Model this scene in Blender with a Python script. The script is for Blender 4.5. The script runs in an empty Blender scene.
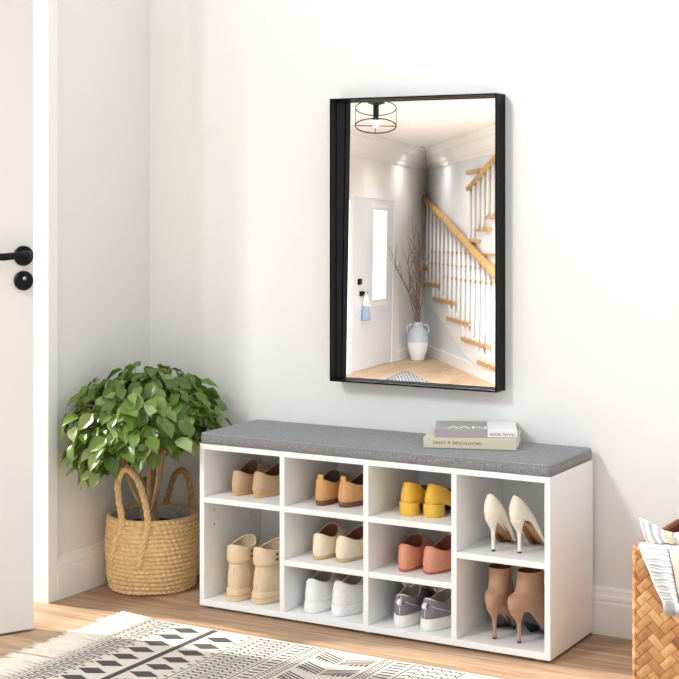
import bpy, bmesh, math, random
from mathutils import Vector, Matrix
R = math.radians
PI = math.pi
S = bpy.context.scene
COL = S.collection
random.seed(7)

# ------------------------------------------------------------------ materials
def srgb(r, g, b):
    f = lambda c: (c/255/12.92) if c/255 <= .04045 else ((c/255+.055)/1.055)**2.4
    return (f(r), f(g), f(b), 1)

class NT:
    def __init__(s, name):
        s.m = bpy.data.materials.new(name); s.m.use_nodes = True
        s.t = s.m.node_tree; s.n = s.t.nodes
        s.b = s.n['Principled BSDF']
    def add(s, kind, **kw):
        n = s.n.new(kind)
        for k, v in kw.items():
            if k in n.inputs: n.inputs[k].default_value = v
            else: setattr(n, k, v)
        return n
    def link(s, a, ao, b, bi): s.t.links.new(a.outputs[ao], b.inputs[bi])

def plain(name, rgb, rough=.5, metal=0, spec=.5, var=0, scale=40, bump=0, bscale=200, bdist=.001, sheen=0):
    k = NT(name)
    c = srgb(*rgb)
    k.b.inputs['Base Color'].default_value = c
    k.b.inputs['Roughness'].default_value = rough
    k.b.inputs['Metallic'].default_value = metal
    k.b.inputs['Specular IOR Level'].default_value = spec
    if sheen: k.b.inputs['Sheen Weight'].default_value = sheen
    tc = k.add('ShaderNodeTexCoord')
    if var:
        nz = k.add('ShaderNodeTexNoise', Scale=scale, Detail=5)
        k.link(tc, 'Object', nz, 'Vector')
        r = k.add('ShaderNodeValToRGB')
        r.color_ramp.elements[0].position = .3; r.color_ramp.elements[1].position = .7
        r.color_ramp.elements[0].color = [x*(1-var) for x in c[:3]]+[1]
        r.color_ramp.elements[1].color = [min(1, x*(1+var)) for x in c[:3]]+[1]
        k.link(nz, 'Fac', r, 'Fac'); k.link(r, 'Color', k.b, 'Base Color')
    if bump:
        n2 = k.add('ShaderNodeTexNoise', Scale=bscale, Detail=3)
        k.link(tc, 'Object', n2, 'Vector')
        bp = k.add('ShaderNodeBump', Strength=bump, Distance=bdist)
        k.link(n2, 'Fac', bp, 'Height'); k.link(bp, 'Normal', k.b, 'Normal')
    return k.m

def wood_floor(name, cols, rot=0, row=.105, length=1.3):
    k = NT(name)
    tc = k.add('ShaderNodeTexCoord'); mp = k.add('ShaderNodeMapping')
    mp.inputs['Rotation'].default_value = (0, 0, rot)
    mp.inputs['Location'].default_value = (.37, .045, 0)
    k.link(tc, 'Object', mp, 'Vector')
    br = k.add('ShaderNodeTexBrick', offset=.37, offset_frequency=2)
    br.inputs['Scale'].default_value = 1
    br.inputs['Brick Width'].default_value = length; br.inputs['Row Height'].default_value = row
    br.inputs['Mortar Size'].default_value = .0009; br.inputs['Mortar Smooth'].default_value = .1
    br.inputs['Color1'].default_value = (0, 0, 0, 1); br.inputs['Color2'].default_value = (1, 1, 1, 1)
    br.inputs['Mortar'].default_value = (.5, .5, .5, 1)
    k.link(mp, 'Vector', br, 'Vector')
    # grain
    m2 = k.add('ShaderNodeMapping'); m2.inputs['Scale'].default_value = (1.6, 26, 1)
    k.link(mp, 'Vector', m2, 'Vector')
    ofs = k.add('ShaderNodeVectorMath', operation='MULTIPLY_ADD')
    ofs.inputs[1].default_value = (7, 13, 5)
    k.link(br, 'Color', ofs, 0); k.link(m2, 'Vector', ofs, 2)
    nz = k.add('ShaderNodeTexNoise', Scale=2.2, Detail=8, Roughness=.62, Distortion=.5)
    k.link(ofs, 'Vector', nz, 'Vector')
    ramp = k.add('ShaderNodeValToRGB')
    e = ramp.color_ramp.elements
    e[0].position = .28; e[0].color = srgb(*cols[0]); e[1].position = .75; e[1].color = srgb(*cols[2])
    x = e.new(.5); x.color = srgb(*cols[1])
    k.link(nz, 'Fac', ramp, 'Fac')
    mix = k.add('ShaderNodeMix', data_type='RGBA', blend_type='MULTIPLY')
    mix.inputs[0].default_value = 1
    tone = k.add('ShaderNodeValToRGB')
    tone.color_ramp.elements[0].color = (.78, .76, .74, 1); tone.color_ramp.elements[1].color = (1, 1, 1, 1)
    k.link(br, 'Color', tone, 'Fac')
    k.link(ramp, 'Color', mix, 6); k.link(tone, 'Color', mix, 7)
    mo = k.add('ShaderNodeMix', data_type='RGBA')
    k.link(br, 'Fac', mo, 0); k.link(mix, 2, mo, 6); mo.inputs[7].default_value = srgb(110, 82, 58)
    k.link(mo, 2, k.b, 'Base Color')
    k.b.inputs['Roughness'].default_value = .5
    k.b.inputs['Specular IOR Level'].default_value = .3
    bp = k.add('ShaderNodeBump', Strength=.12, Distance=.002)
    k.link(nz, 'Fac', bp, 'Height'); k.link(bp, 'Normal', k.b, 'Normal')
    return k.m

def island_mix(name, stops, rough=.5, spec=.5, fibre=None, transl=0, scale=30):
    """colour picked per loose piece of the mesh (leaf, strip of weave)"""
    k = NT(name)
    g = k.add('ShaderNodeNewGeometry')
    rp = k.add('ShaderNodeValToRGB')
    e = rp.color_ramp.elements
    e[0].position = 0; e[0].color = srgb(*stops[0]); e[1].position = 1; e[1].color = srgb(*stops[-1])
    for i, c in enumerate(stops[1:-1]):
        x = e.new((i+1)/(len(stops)-1)); x.color = srgb(*c)
    k.link(g, 'Random Per Island', rp, 'Fac')
    tc = k.add('ShaderNodeTexCoord')
    nz = k.add('ShaderNodeTexNoise', Scale=scale, Detail=4)
    if fibre:
        mp = k.add('ShaderNodeMapping'); mp.inputs['Scale'].default_value = fibre
        k.link(tc, 'UV', mp, 'Vector'); k.link(mp, 'Vector', nz, 'Vector')
    else: k.link(tc, 'Object', nz, 'Vector')
    mx = k.add('ShaderNodeMix', data_type='RGBA', blend_type='MULTIPLY'); mx.inputs[0].default_value = .55
    r2 = k.add('ShaderNodeValToRGB')
    r2.color_ramp.elements[0].position = .3; r2.color_ramp.elements[0].color = (.55, .55, .55, 1)
    r2.color_ramp.elements[1].position = .65; r2.color_ramp.elements[1].color = (1, 1, 1, 1)
    k.link(nz, 'Fac', r2, 'Fac'); k.link(rp, 'Color', mx, 6); k.link(r2, 'Color', mx, 7)
    k.link(mx, 2, k.b, 'Base Color')
    k.b.inputs['Roughness'].default_value = rough; k.b.inputs['Specular IOR Level'].default_value = spec
    if transl:
        tr = k.add('ShaderNodeBsdfTranslucent'); ms = k.add('ShaderNodeMixShader'); ms.inputs[0].default_value = transl
        k.link(mx, 2, tr, 'Color'); k.link(k.b, 'BSDF', ms, 1); k.link(tr, 'BSDF', ms, 2)
        k.link(ms, 'Shader', k.n['Material Output'], 'Surface')
    return k.m

M = {}
M['wall'] = plain('wall_paint', (243, 242, 238), .9, spec=.2, bump=.05, bscale=300)
M['wall_side'] = plain('side_wall_paint', (243, 241, 237), .9, spec=.2, bump=.05, bscale=300)
M['trim'] = plain('white_trim_paint', (250, 250, 248), .45)
M['door'] = plain('door_paint', (234, 231, 226), .55)
M['floor'] = wood_floor('oak_floor', [(150, 119, 91), (186, 154, 124), (208, 180, 153)])
M['floor_hall'] = wood_floor('pale_oak_hall_floor', [(186, 150, 116), (212, 180, 148), (230, 204, 176)], rot=R(102.7), row=.17, length=2.2)
M['board'] = plain('white_board', (245, 245, 244), .42)
M['backboard'] = plain('white_back_board', (240, 240, 240), .5)
M['hole'] = plain('grey_plug', (150, 150, 150), .5)
M['cushion'] = plain('heather_grey_fabric', (137, 136, 137), .95, spec=.15, var=.40, scale=320, bump=.5, bscale=600, bdist=.0015, sheen=.2)
M['piping'] = plain('pale_grey_piping', (158, 160, 162), .9, spec=.15)
M['black'] = plain('satin_black', (12, 12, 13), .35, spec=.08)
M['black_metal'] = plain('black_metal', (18, 17, 17), .38, spec=.2, bump=.1, bscale=900)
M['steel'] = plain('brushed_steel', (200, 198, 190), .35, metal=1)
M['glass'] = NT('mirror_silver').m
_b = M['glass'].node_tree.nodes['Principled BSDF']
_b.inputs['Base Color'].default_value = (.97, .975, .98, 1); _b.inputs['Metallic'].default_value = 1; _b.inputs['Roughness'].default_value = 0
M['rope'] = plain('seagrass_rope', (238, 204, 152), .8, spec=.2, var=.16, scale=110, bump=.3, bscale=400)
M['rope_dark'] = plain('seagrass_rope_darker', (204, 160, 110), .8, spec=.2, var=.25, scale=70)
M['liner'] = plain('basket_liner', (204, 199, 190), .9, var=.15, scale=60)
M['pot'] = plain('black_nursery_pot', (36, 38, 42), .4)
M['soil'] = plain('potting_soil', (46, 40, 36), .95, var=.4, scale=120, bump=1, bscale=200, bdist=.004)
M['bark'] = plain('tan_bark', (192, 160, 124), .85, var=.25, scale=45, bump=.6, bscale=90, bdist=.003)
M['leaf'] = island_mix('leaf_green', [(78, 108, 36), (118, 148, 56), (92, 124, 42), (154, 178, 92), (108, 140, 50), (192, 208, 140)], .28, .6, transl=.22, scale=25)
M['rug'] = plain('rug_ivory_cotton', (214, 206, 193), .95, spec=.1, var=.05, scale=90, bump=.5, bscale=500, bdist=.002)
M['rug_ink'] = plain('rug_charcoal_print', (86, 82, 80), .95, spec=.1, var=.3, scale=200)
M['fringe'] = plain('rug_fringe_cotton', (222, 213, 198), .95, spec=.1, var=.06, scale=60)
M['weave'] = island_mix('bamboo_weave', [(152, 92, 54), (206, 152, 98), (180, 120, 74), (222, 176, 120), (192, 134, 84), (164, 104, 64)], .42, .4, fibre=(3, 90, 1), scale=1.0)
M['weave_base'] = plain('bamboo_weave_gap', (120, 70, 36), .6, var=.2)
M['weave_in'] = plain('bamboo_inside', (164, 108, 66), .6, var=.3, scale=60)
M['throw'] = plain('white_throw_cotton', (240, 238, 234), .95, spec=.1, bump=.4, bscale=400, bdist=.001)
M['throw_grey'] = plain('grey_throw_stripe', (190, 190, 192), .95, spec=.1, bump=.4, bscale=400, bdist=.001)
M['throw_cream'] = plain('cream_throw_stripe', (226, 217, 198), .95, spec=.1)
M['tag'] = plain('kraft_tag', (214, 196, 164), .8)
M['paper'] = plain('book_pages', (236, 232, 220), .9)
M['cov_cream'] = plain('cream_cover', (216, 209, 188), .6)
M['cov_grey'] = plain('grey_cover', (166, 164, 159), .55)
M['cov_lilac'] = plain('lilac_spine', (172, 160, 168), .55)
M['cov_white'] = plain('white_cover', (244, 243, 242), .5)
M['ink'] = plain('grey_ink', (96, 96, 98), .7)
M['ink_light'] = plain('white_ink', (246, 246, 244), .6)
# shoes
def leather(n, rgb, rough=.45, **k): M[n] = plain(n, rgb, rough, spec=.35, var=.06, scale=60, bump=.15, bscale=300, **k)
leather('sand_suede', (202, 171, 138), .9); leather('sand_sole', (214, 168, 112), .6); leather('umber_lining', (122, 82, 60), .7)
leather('tan_leather', (222, 170, 114)); leather('brown_sole', (128, 84, 62), .5); leather('dark_lining', (92, 66, 50), .7)
leather('mustard', (236, 186, 70), .35); leather('mustard_heel', (234, 188, 78), .4)
leather('cream_leather', (244, 228, 200), .5); leather('cork_sole', (206, 178, 132), .6); leather('rust_lining', (136, 82, 60), .7)
leather('coral_leather', (222, 152, 124), .4); leather('coral_sole', (178, 108, 80), .5)
leather('ivory_suede', (245, 236, 218), .75); leather('nude_sole', (204, 152, 104), .45)
leather('taupe_suede', (184, 146, 120), .9); leather('charcoal_sole', (76, 74, 78), .5)
leather('beige_canvas', (226, 203, 170), .85); leather('beige_sole', (228, 202, 164), .7); leather('beige_lining', (206, 184, 152), .95)
leather('white_knit', (244, 243, 240), .8); leather('white_sole', (244, 243, 240), .5); leather('grey_lace', (168, 158, 146), .9)
leather('grey_canvas', (134, 126, 134), .9); leather('pale_lace', (222, 216, 206), .9); leather('offwhite_rubber', (240, 238, 232), .5)

# ------------------------------------------------------------------ object helpers
def link(o, parent=None):
    COL.objects.link(o)
    if parent is not None: o.parent = parent
    return o
def tag(o, label=None, cat=None, group=None, kind=None):
    if label: o['label'] = label
    if cat: o['category'] = cat
    if group: o['group'] = group
    if kind: o['kind'] = kind
    return o
def thing(name, label, cat, loc=(0, 0, 0), rz=0, group=None):
    o = bpy.data.objects.new(name, None); o.empty_display_size = .05
    o.location = loc; o.rotation_euler = (0, 0, rz)
    link(o); return tag(o, label, cat, group)

class MB:
    """collects vertices and faces; build() links them as one mesh object"""
    def __init__(s): s.v = []; s.f = []; s.mi = []; s.uv = {}
    def quad(s, pts, mi=0):
        b = len(s.v); s.v += [tuple(p) for p in pts]; s.f.append(tuple(range(b, b+len(pts)))); s.mi.append(mi)
        return s
    def box(s, x0, x1, y0, y1, z0, z1, mi=0, mat=None):
        b = len(s.v)
        P = [(x, y, z) for z in (z0, z1) for y in (y0, y1) for x in (x0, x1)]
        if mat is not None: P = [tuple(mat @ Vector(p)) for p in P]
        s.v += P
        for q in ((0, 2, 3, 1), (4, 5, 7, 6), (0, 1, 5, 4), (2, 6, 7, 3), (0, 4, 6, 2), (1, 3, 7, 5)):
            s.f.append(tuple(b+i for i in q)); s.mi.append(mi)
        return s
    def loft(s, rings, cap0=True, cap1=True, closed=True, mi=0, ring_loop=False):
        b = len(s.v); n = len(rings[0])
        for r in rings: s.v += [tuple(p) for p in r]
        K = len(rings)
        for k in range(K if ring_loop else K-1):
            k2 = (k+1) % K
            for i in range(n if closed else n-1):
                j = (i+1) % n
                s.f.append((b+k*n+i, b+k*n+j, b+k2*n+j, b+k2*n+i)); s.mi.append(mi)
        if not ring_loop:
            if cap0: s.f.append(tuple(b+i for i in reversed(range(n)))); s.mi.append(mi)
            if cap1: s.f.append(tuple(b+(K-1)*n+i for i in range(n))); s.mi.append(mi)
        return s
    def tube(s, pts, rad, n=8, caps=True, mi=0, loop=False):
        pts = [Vector(p) for p in pts]; K = len(pts)
        if not hasattr(rad, '__len__'): rad = [rad]*K
        rings = []; up = None
        for i, p in enumerate(pts):
            if loop: t = pts[(i+1) % K]-pts[i-1]
            else: t = pts[min(i+1, K-1)]-pts[max(i-1, 0)]
            t.normalize()
            if up is None:
                up = Vector((0, 0, 1)) if abs(t.z) < .9 else Vector((1, 0, 0))
            u = (up - t*up.dot(t)); u.normalize(); w = t.cross(u); up = u
            rings.append([p+(u*math.cos(2*PI*k/n)+w*math.sin(2*PI*k/n))*rad[i] for k in range(n)])
        return s.loft(rings, caps, caps, mi=mi, ring_loop=loop)
    def lathe(s, prof, c=(0, 0, 0), n=32, cap0=True, cap1=True, mi=0, sx=1, sy=1):
        rings = [[(c[0]+r*sx*math.cos(2*PI*k/n), c[1]+r*sy*math.sin(2*PI*k/n), c[2]+z) for k in range(n)] for r, z in prof]
        return s.loft(rings, cap0, cap1, mi=mi)
    def build(s, name, mats, parent=None, smooth=False, bevel=0, seg=2, solid=0, subsurf=0, loc=None, rz=0, flip=None):
        me = bpy.data.meshes.new(name)
        me.from_pydata(s.v, [], s.f); me.update()
        if not isinstance(mats, (list, tuple)): mats = [mats]
        for m in mats: me.materials.append(M[m] if isinstance(m, str) else m)
        for p, i in zip(me.polygons, s.mi): p.material_index = i
        bm = bmesh.new(); bm.from_mesh(me)
        bmesh.ops.recalc_face_normals(bm, faces=bm.faces)
        bm.to_mesh(me); bm.free()
        if s.uv:
            ul = me.uv_layers.new(name='UVMap')
            for p in me.polygons:
                for li in p.loop_indices:
                    ul.data[li].uv = s.uv.get(me.loops[li].vertex_index, (0, 0))
        if smooth:
            me.polygons.foreach_set('use_smooth', [True]*len(me.polygons))
        o = bpy.data.objects.new(name, me)
        if loc is not None: o.location = loc
        o.rotation_euler = (0, 0, rz)
        link(o, parent)
        if solid:
            m = o.modifiers.new('s', 'SOLIDIFY'); m.thickness = solid; m.offset = 0
        if subsurf:
            m = o.modifiers.new('ss', 'SUBSURF'); m.levels = m.render_levels = subsurf
        if bevel:
            m = o.modifiers.new('b', 'BEVEL'); m.width = bevel; m.segments = seg; m.limit_method = 'ANGLE'; m.angle_limit = R(35)
        return o

def struct(name, mb, mat, **k):
    return tag(mb.build(name, mat, **k), kind='structure')

def smooth_by_angle(o, a=40):
    me = o.data
    me.polygons.foreach_set('use_smooth', [True]*len(me.polygons))
    bm = bmesh.new(); bm.from_mesh(me)
    for e in bm.edges:
        if len(e.link_faces) == 2 and e.calc_face_angle(0) > R(a): e.smooth = False
    bm.to_mesh(me); bm.free(); return o

# ------------------------------------------------------------------ the room
o = struct('floor', MB().box(-3.2, 4.6, -4.6, .0, -.06, 0), 'floor'); tag(o, 'light oak plank floor')
struct('wall_back', MB().box(-.15, 4.6, 0, .12, -.06, 2.7), 'wall')
struct('wall_left', MB().box(-.15, 0, -.449, 0, -.06, 2.7), 'wall_side')
struct('sun_block_header', MB().box(-.15, .0, -3.2, -.49, 2.16, 2.7), 'wall_side')  # unseen header over the opening, added to limit how far the sun reaches
struct('trim_1', MB().box(-.15, .0125, -.490, -.449, 0, 2.7), 'trim', bevel=.001)

def base_profile():
    # (depth from wall, height) of the skirting board
    return [(0, 0), (.0135, 0), (.0135, .082), (.0125, .085), (.0105, .086), (.0105, .090), (.0125, .092), (.0120, .100),
            (.0085, .106), (.0070, .112), (.0070, .117), (.0050, .122), (.0040, .124), (0, .124)]
pr = base_profile()
struct('baseboard_back', MB().loft([[(x, -d, z) for d, z in pr] for x in (0, 4.6)]), 'trim')
struct('baseboard_left', MB().loft([[(d, y, z) for d, z in pr] for y in (-.449, 0)]), 'trim')

# ------------------------------------------------------------------ the open door on the left
FE = Vector((.158, -.718, .006)); dl = Vector((-.466, -.885, 0)).normalized(); dn = Vector((-dl.y, dl.x, 0))
if dn.x < 0: dn = -dn
DM = Matrix(((dl.x, dn.x, 0, FE.x), (dl.y, dn.y, 0, FE.y), (0, 0, 1, FE.z), (0, 0, 0, 1)))   # x along the leaf from its free edge, y towards the room
mb = MB(); mb.box(0, .80, -.042, 0, 0, 2.06, mat=DM)
door1 = struct('door_1', mb, 'door', bevel=.002)
tag(door1, 'white interior door standing ajar at left with black lever handle', 'door')
def disc(mb, cx, cz, r, y0, y1, n=40, mat=DM, dome=0):
    rings = []
    prof = [(r, y0), (r, y1-.002), (r-.002, y1)]
    for rr, y in prof:
        rings.append([mat @ Vector((cx+rr*math.cos(2*PI*k/n), y, cz+rr*math.sin(2*PI*k/n))) for k in range(n)])
    return mb.loft(rings)
def part(name, mb, mat, parent, **k):
    return mb.build(name, mat, parent, **k)
hb = thing('door_handle', None, None); hb.parent = door1; del_keys = [k for k in hb.keys()]
hx, hz = .030, .982
smooth_by_angle(part('rosette', disc(MB(), hx, hz, .0262, 0, .009), 'black_metal', hb))
lev = []
LP = [(hx, .009), (hx, .030), (hx+.001, .040), (hx+.008, .047), (hx+.03, .050), (hx+.07, .050), (hx+.115, .050), (hx+.12, .049)]
LR = [(.010, .010), (.010, .010), (.011, .012), (.010, .0125), (.0065, .009), (.006, .0098), (.006, .0095), (.002, .004)]
rings = []
for i, ((x, y), (ry, rz)) in enumerate(zip(LP, LR)):
    a = Vector(LP[min(i+1, 7)])-Vector(LP[max(i-1, 0)]); a.normalize(); nn = Vector((-a.y, a.x))
    rings.append([DM @ Vector((x+nn.x*ry*math.cos(2*PI*k/14), y+nn.y*ry*math.cos(2*PI*k/14), hz+.003+rz*math.sin(2*PI*k/14)-(.003 if i > 4 else 0))) for k in range(14)])
part('lever', MB().loft(rings), 'black_metal', hb, smooth=True)
lk = part('lock_plate', disc(MB(), .030, .917, .0255, 0, .010), 'black_metal', door1); smooth_by_angle(lk)
cyl = part('lock_cylinder', disc(MB(), .029, .923, .0052, .010, .013), 'steel', lk); smooth_by_angle(cyl)
part('keyhole', MB().box(.0283, .0297, .0125, .0134, .9205, .9255, mat=DM), 'black', lk)
# the post that carries the leaf's hinges
mb = MB(); mb.box(.805, .87, -.09, 0, -.006, 2.7, mat=DM)
struct('trim_2', mb, 'trim')

# ------------------------------------------------------------------ shoe bench
X0, X1, YF, YB = .4065, 1.4465, -.315, -.0185
T = .0152
bench = thing('shoe_bench', 'white shoe bench with ten open cubbies of shoes under a grey cushion', 'shoe bench', (X0, YF, 0))
def bpart(name, x0, x1, y0, y1, z0, z1, mat='board', bev=.0008):
    return MB().box(x0-X0, x1-X0, y0-YF, y1-YF, z0, z1).build(name, mat, bench, bevel=bev, seg=1)
ZB, ZT = .0080, .457
bpart('bottom_panel', X0, X1, YF, YB, ZB, ZB+.0165)
bpart('top_panel', X0, X1, YF, YB, ZT-T, ZT)
bpart('side_panel', X0, X0+T, YF, YB, ZB+.0165, ZT-T); bpart('side_panel', X1-T, X1, YF, YB, ZB+.0165, ZT-T)
dv = [.6675, .9245, 1.1785]
for d in dv: bpart('divider', d, d+T, YF+.0004, YB-.004, ZB+.0165, ZT-T)
bpart('back_panel', X0+T, X1-T, YB-.004, YB, ZB+.0165, ZT-T, 'backboard')
cols = [X0+T]+[v for d in dv for v in (d, d+T)]+[X1-T]
SH1, SH2, SH4 = .294, .150, .230
for c, zs in ((0, (SH1,)), (1, (SH1, SH2)), (2, (SH1, SH2)), (3, (SH4,))):
    for z in zs: bpart('shelf', cols[2*c], cols[2*c+1], YF+.001, YB-.004, z, z+T)
for fx in (X0+.04, X0+.52, X1-.04):
    for fy in (YF+.03, YB-.03):
        MB().lathe([(.011, 0), (.012, .002), (.010, ZB)], (fx-X0, fy-YF, 0), 16).build('foot', 'board', bench)
for z in (.225, .265):
    for y in (YF+.05, YB-.06):
        mb = MB(); mb.lathe([(.0028, 0), (.0028, .0006)], n=12)
        oo = mb.build('shelf_pin_hole', 'hole', bench); oo.rotation_euler = (0, PI/2, 0); oo.location = (T, y-YF, z)
# seat cushion
def rrect(x0, x1, y0, y1, r, n=5):
    P = []
    for cx, cy, a0 in ((x1-r, y1-r, 0), (x0+r, y1-r, 90), (x0+r, y0+r, 180), (x1-r, y0+r, 270)):
        for k in range(n+1):
            a = R(a0+90*k/n); P.append((cx+r*math.cos(a), cy+r*math.sin(a)))
    return P
def densify(P, m):
    Q = []
    for i in range(len(P)):
        a, b = Vector(P[i]), Vector(P[(i+1) % len(P)])
        k = max(1, int((b-a).length/m))
        Q += [tuple(a+(b-a)*j/k) for j in range(k)]
    return Q
cush = thing('bench_cushion', 'long heather grey seat cushion lying on top of the white shoe bench', 'cushion', (X0, YF, ZT))
W_, D_ = X1-X0, YB-YF
out = rrect(0, W_, 0, D_, .014, 5)
def inset(d): return rrect(d, W_-d, d, D_-d, max(.014-d, .003), 5)
rings = []
for d, z in ((.004, .0012), (.001, .0028), (-.0015, .010), (-.0015, .019), (.001, .0265), (.004, .0290), (.012, .0312), (.03, .0325), (.07, .0332)):
    dd = [tuple(p) for p in inset(d)]
    rings.append([(x, y, z+.0008*math.sin(x*23+y*11)) for x, y in dd])
MB().loft(rings).build('cover', 'cushion', cush, smooth=True)
for z, d in ((.0275, .0012), (.0036, .0008)):
    MB().tube([(x, y, z) for x, y in densify(inset(d), .05)], .0016, 6, loop=True).build('piping', 'piping' if z > .01 else 'cushion', cush, smooth=True)

# ------------------------------------------------------------------ wall mirror
mx0, mx1, mz0, mz1, md = .676, 1.191, .619, 1.4195, .060
mir = thing('wall_mirror', 'tall rectangular wall mirror in a deep thin black metal frame', 'mirror', ((mx0+mx1)/2, 0, (mz0+mz1)/2))
hw, hh = (mx1-mx0)/2, (mz1-mz0)/2
def frame_ring(d0, d1, y0, y1):
    P = lambda d, y: [(-hw+d, y, -hh+d), (hw-d, y, -hh+d), (hw-d, y, hh-d), (-hw+d, y, hh-d)]
    return MB().loft([P(d0, y0), P(d0, y1), P(d1, y1), P(d1, y0)], ring_loop=True)
frame_ring(0, .0045, -.001, -md).build('frame', 'black', mir, bevel=.0008)
frame_ring(.0045, .0060, -.030, -.0305).build('frame_groove', 'black', mir)
th = .0171
gl = MB().box(-hw+.0045, hw-.0045, -.0006, .0006, -hh+.0045, hh-.0045).build('mirror_glass', 'glass', mir)
gl.location = (0, -.0082, 0); gl.rotation_euler = (-th, 0, 0)

# ------------------------------------------------------------------ books on the cushion
def text_mesh(body, size, mat, parent, mtx, name='lettering'):
    cu = bpy.data.curves.new(name, 'FONT'); cu.body = body; cu.size = size; cu.align_x = 'CENTER'; cu.align_y = 'CENTER'
    to = bpy.data.objects.new(name, cu); COL.objects.link(to)
    dg = bpy.context.evaluated_depsgraph_get()
    me = bpy.data.meshes.new_from_object(to.evaluated_get(dg))
    bpy.data.objects.remove(to); bpy.data.curves.remove(cu)
    me.materials.clear(); me.materials.append(M[mat])
    o = bpy.data.objects.new(name, me); o.matrix_local = mtx
    return link(o, parent)
def book(label, loc, rz, w, d, h, spine, top, split=None, side=None):
    b = thing('book', label, 'book', loc, rz, 'books on the bench cushion')
    c = .0022
    mb = MB()
    mats = [top, spine] + ([side] if side else [])
    if split:
        mb.box(0, split, 0, d, h-c, h, 0); mb.box(split, w, 0, d, h-c, h, 2)
        mb.box(0, w, 0, d, 0, c, 1)
        mb.box(0, split, 0, c, c, h-c, 1); mb.box(split, w, 0, c, c, h-c, 2)
    else:
        mb.box(0, w, 0, d, h-c, h, 0); mb.box(0, w, 0, d, 0, c, 0); mb.box(0, w, 0, c, c, h-c, 1)
    mb.build('cover', mats, b)
    MB().box(.003, w-.003, c, d-.003, c, h-c).build('pages', 'paper', b)
    return b
zc = ZT+.0342
b1 = book('thick cream book lying flat, lower of two on the grey cushion', (1.070, -.254, zc), R(18.3), .240, .170, .0265, 'cov_cream', 'cov_cream')
UP = Matrix.Rotation(PI, 4, 'Y')
def on_spine(x, z, flip=True):
    m = Matrix.Translation((x, -.0005, z)) @ Matrix.Rotation(PI/2, 4, 'X')
    return m @ Matrix.Rotation(PI, 4, 'Z') if flip else m
text_mesh('ARCHITECTURE  &  LIVING', .0105, 'ink', b1, on_spine(.088, .0145))
b2 = book('slim grey and white book with lilac spine stacked on the cream book', (1.098, -.242, zc+.0268), R(25), .212, .160, .0195, 'cov_lilac', 'cov_grey', .136, 'cov_white')
text_mesh('TRAVEL BOOK', .0105, 'ink', b2, on_spine(.174, .0095))
text_mesh('NW', .060, 'ink_light', b2, Matrix.Translation((.084, .048, .0200)) @ Matrix.Rotation(PI, 4, 'Z'), 'cover_letters')

# ------------------------------------------------------------------ shoes
NR = 36
def ring(y0, y1, w, z, p=.5, k=0., q=0., bx=0., zb=None, wz=None):
    """one closed level of a shoe: heel at y0, toe at y1; z = heights at heel, middle, toe"""
    za, zm, zt = z if hasattr(z, '__len__') else (z, z, z)
    P = []
    for i in range(NR):
        f = 2*PI*i/NR; t = (1-math.cos(f))/2; s = math.sin(f)
        x = math.copysign(abs(s)**(2*p), s)*w*(1+k*(t-.5))*((1-t)**q if q else 1)
        x += bx*math.sin(PI*t)
        y = y0+(y1-y0)*t
        zz = za*(1-t)*(1-2*t)+zm*4*t*(1-t)+zt*t*(2*t-1)
        P.append(Vector((x, y, zz+(zb(y) if zb else 0))))
    return P
def spline(keys, sub=4):
    out = []; n = len(keys)
    for a in range(n-1):
        p0, p1, p2, p3 = keys[max(a-1, 0)], keys[a], keys[a+1], keys[min(a+2, n-1)]
        for j in range(sub):
            u = j/sub
            out.append([(2*B+(C-A)*u+(2*A-5*B+4*C-D)*u*u+(3*B-A-3*C+D)*u**3)*.5 for A, B, C, D in zip(p0, p1, p2, p3)])
    out.append(keys[-1]); return out
def shoe(label, x, y, z, rz, mirror, group):
    o = thing('shoe', label, 'shoe', (x, y, z), rz, group)
    o['_m'] = mirror; return o
def put(name, keys, mat, par, mir, sub=4, cap0=True, cap1=False, off=.0, smooth=True, solid=0):
    rs = spline(keys, sub) if sub > 1 else keys
    if mir: rs = [[Vector((-p.x, p.y, p.z)) for p in r] for r in rs]
    return MB().loft(rs, cap0, cap1).build(name, mat, par, smooth=smooth, solid=solid)
def lining(opening, par, mir, mat, depth, shrink=.9, toe=0.):
    c = sum((p for p in opening), Vector())/len(opening)
    f = lambda p, s, dz, dy=0: Vector((c.x+(p.x-c.x)*s, c.y+(p.y-c.y)*s+dy, dz))
    r0 = opening
    r1 = [f(p, .95, p.z-.003) for p in opening]
    r2 = [f(p, shrink, depth+(p.z-depth)*.35, toe*.5) for p in opening]
    r3 = [f(p, shrink*.95, depth, toe) for p in opening]
    return put('lining', [r0, r1, r2, r3], mat, par, mir, 3, False, True)
def slab(name, y0, y1, w, h0, h1, mat, par, mir, p=.42, k=.2, q=0, zb=None, bx=0, flare=.0, flat=False):
    r = [ring(y0+.002, y1-.002, w-.002+flare, h0, p, k, q, bx, zb), ring(y0, y1, w+flare, h0+.002, p, k, q, bx, zb),
         ring(y0, y1, w, h1-.0015, p, k, q, bx, zb), ring(y0+.0015, y1-.0015, w-.0015, h1, p, k, q, bx, zb)]
    o = put(name, r, mat, par, mir, 1, True, True, smooth=False)
    return smooth_by_angle(o, 50)
def tubepart(name, pts, r, mat, par, mir, n=6, loop=False):
    if mir: pts = [(-a, b, c) for a, b, c in pts]
    return MB().tube(pts, r, n, loop=loop).build(name, mat, par, smooth=True)

ZA, ZM, ZL = .3093, .1653, .0252      # cubby floors
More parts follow.
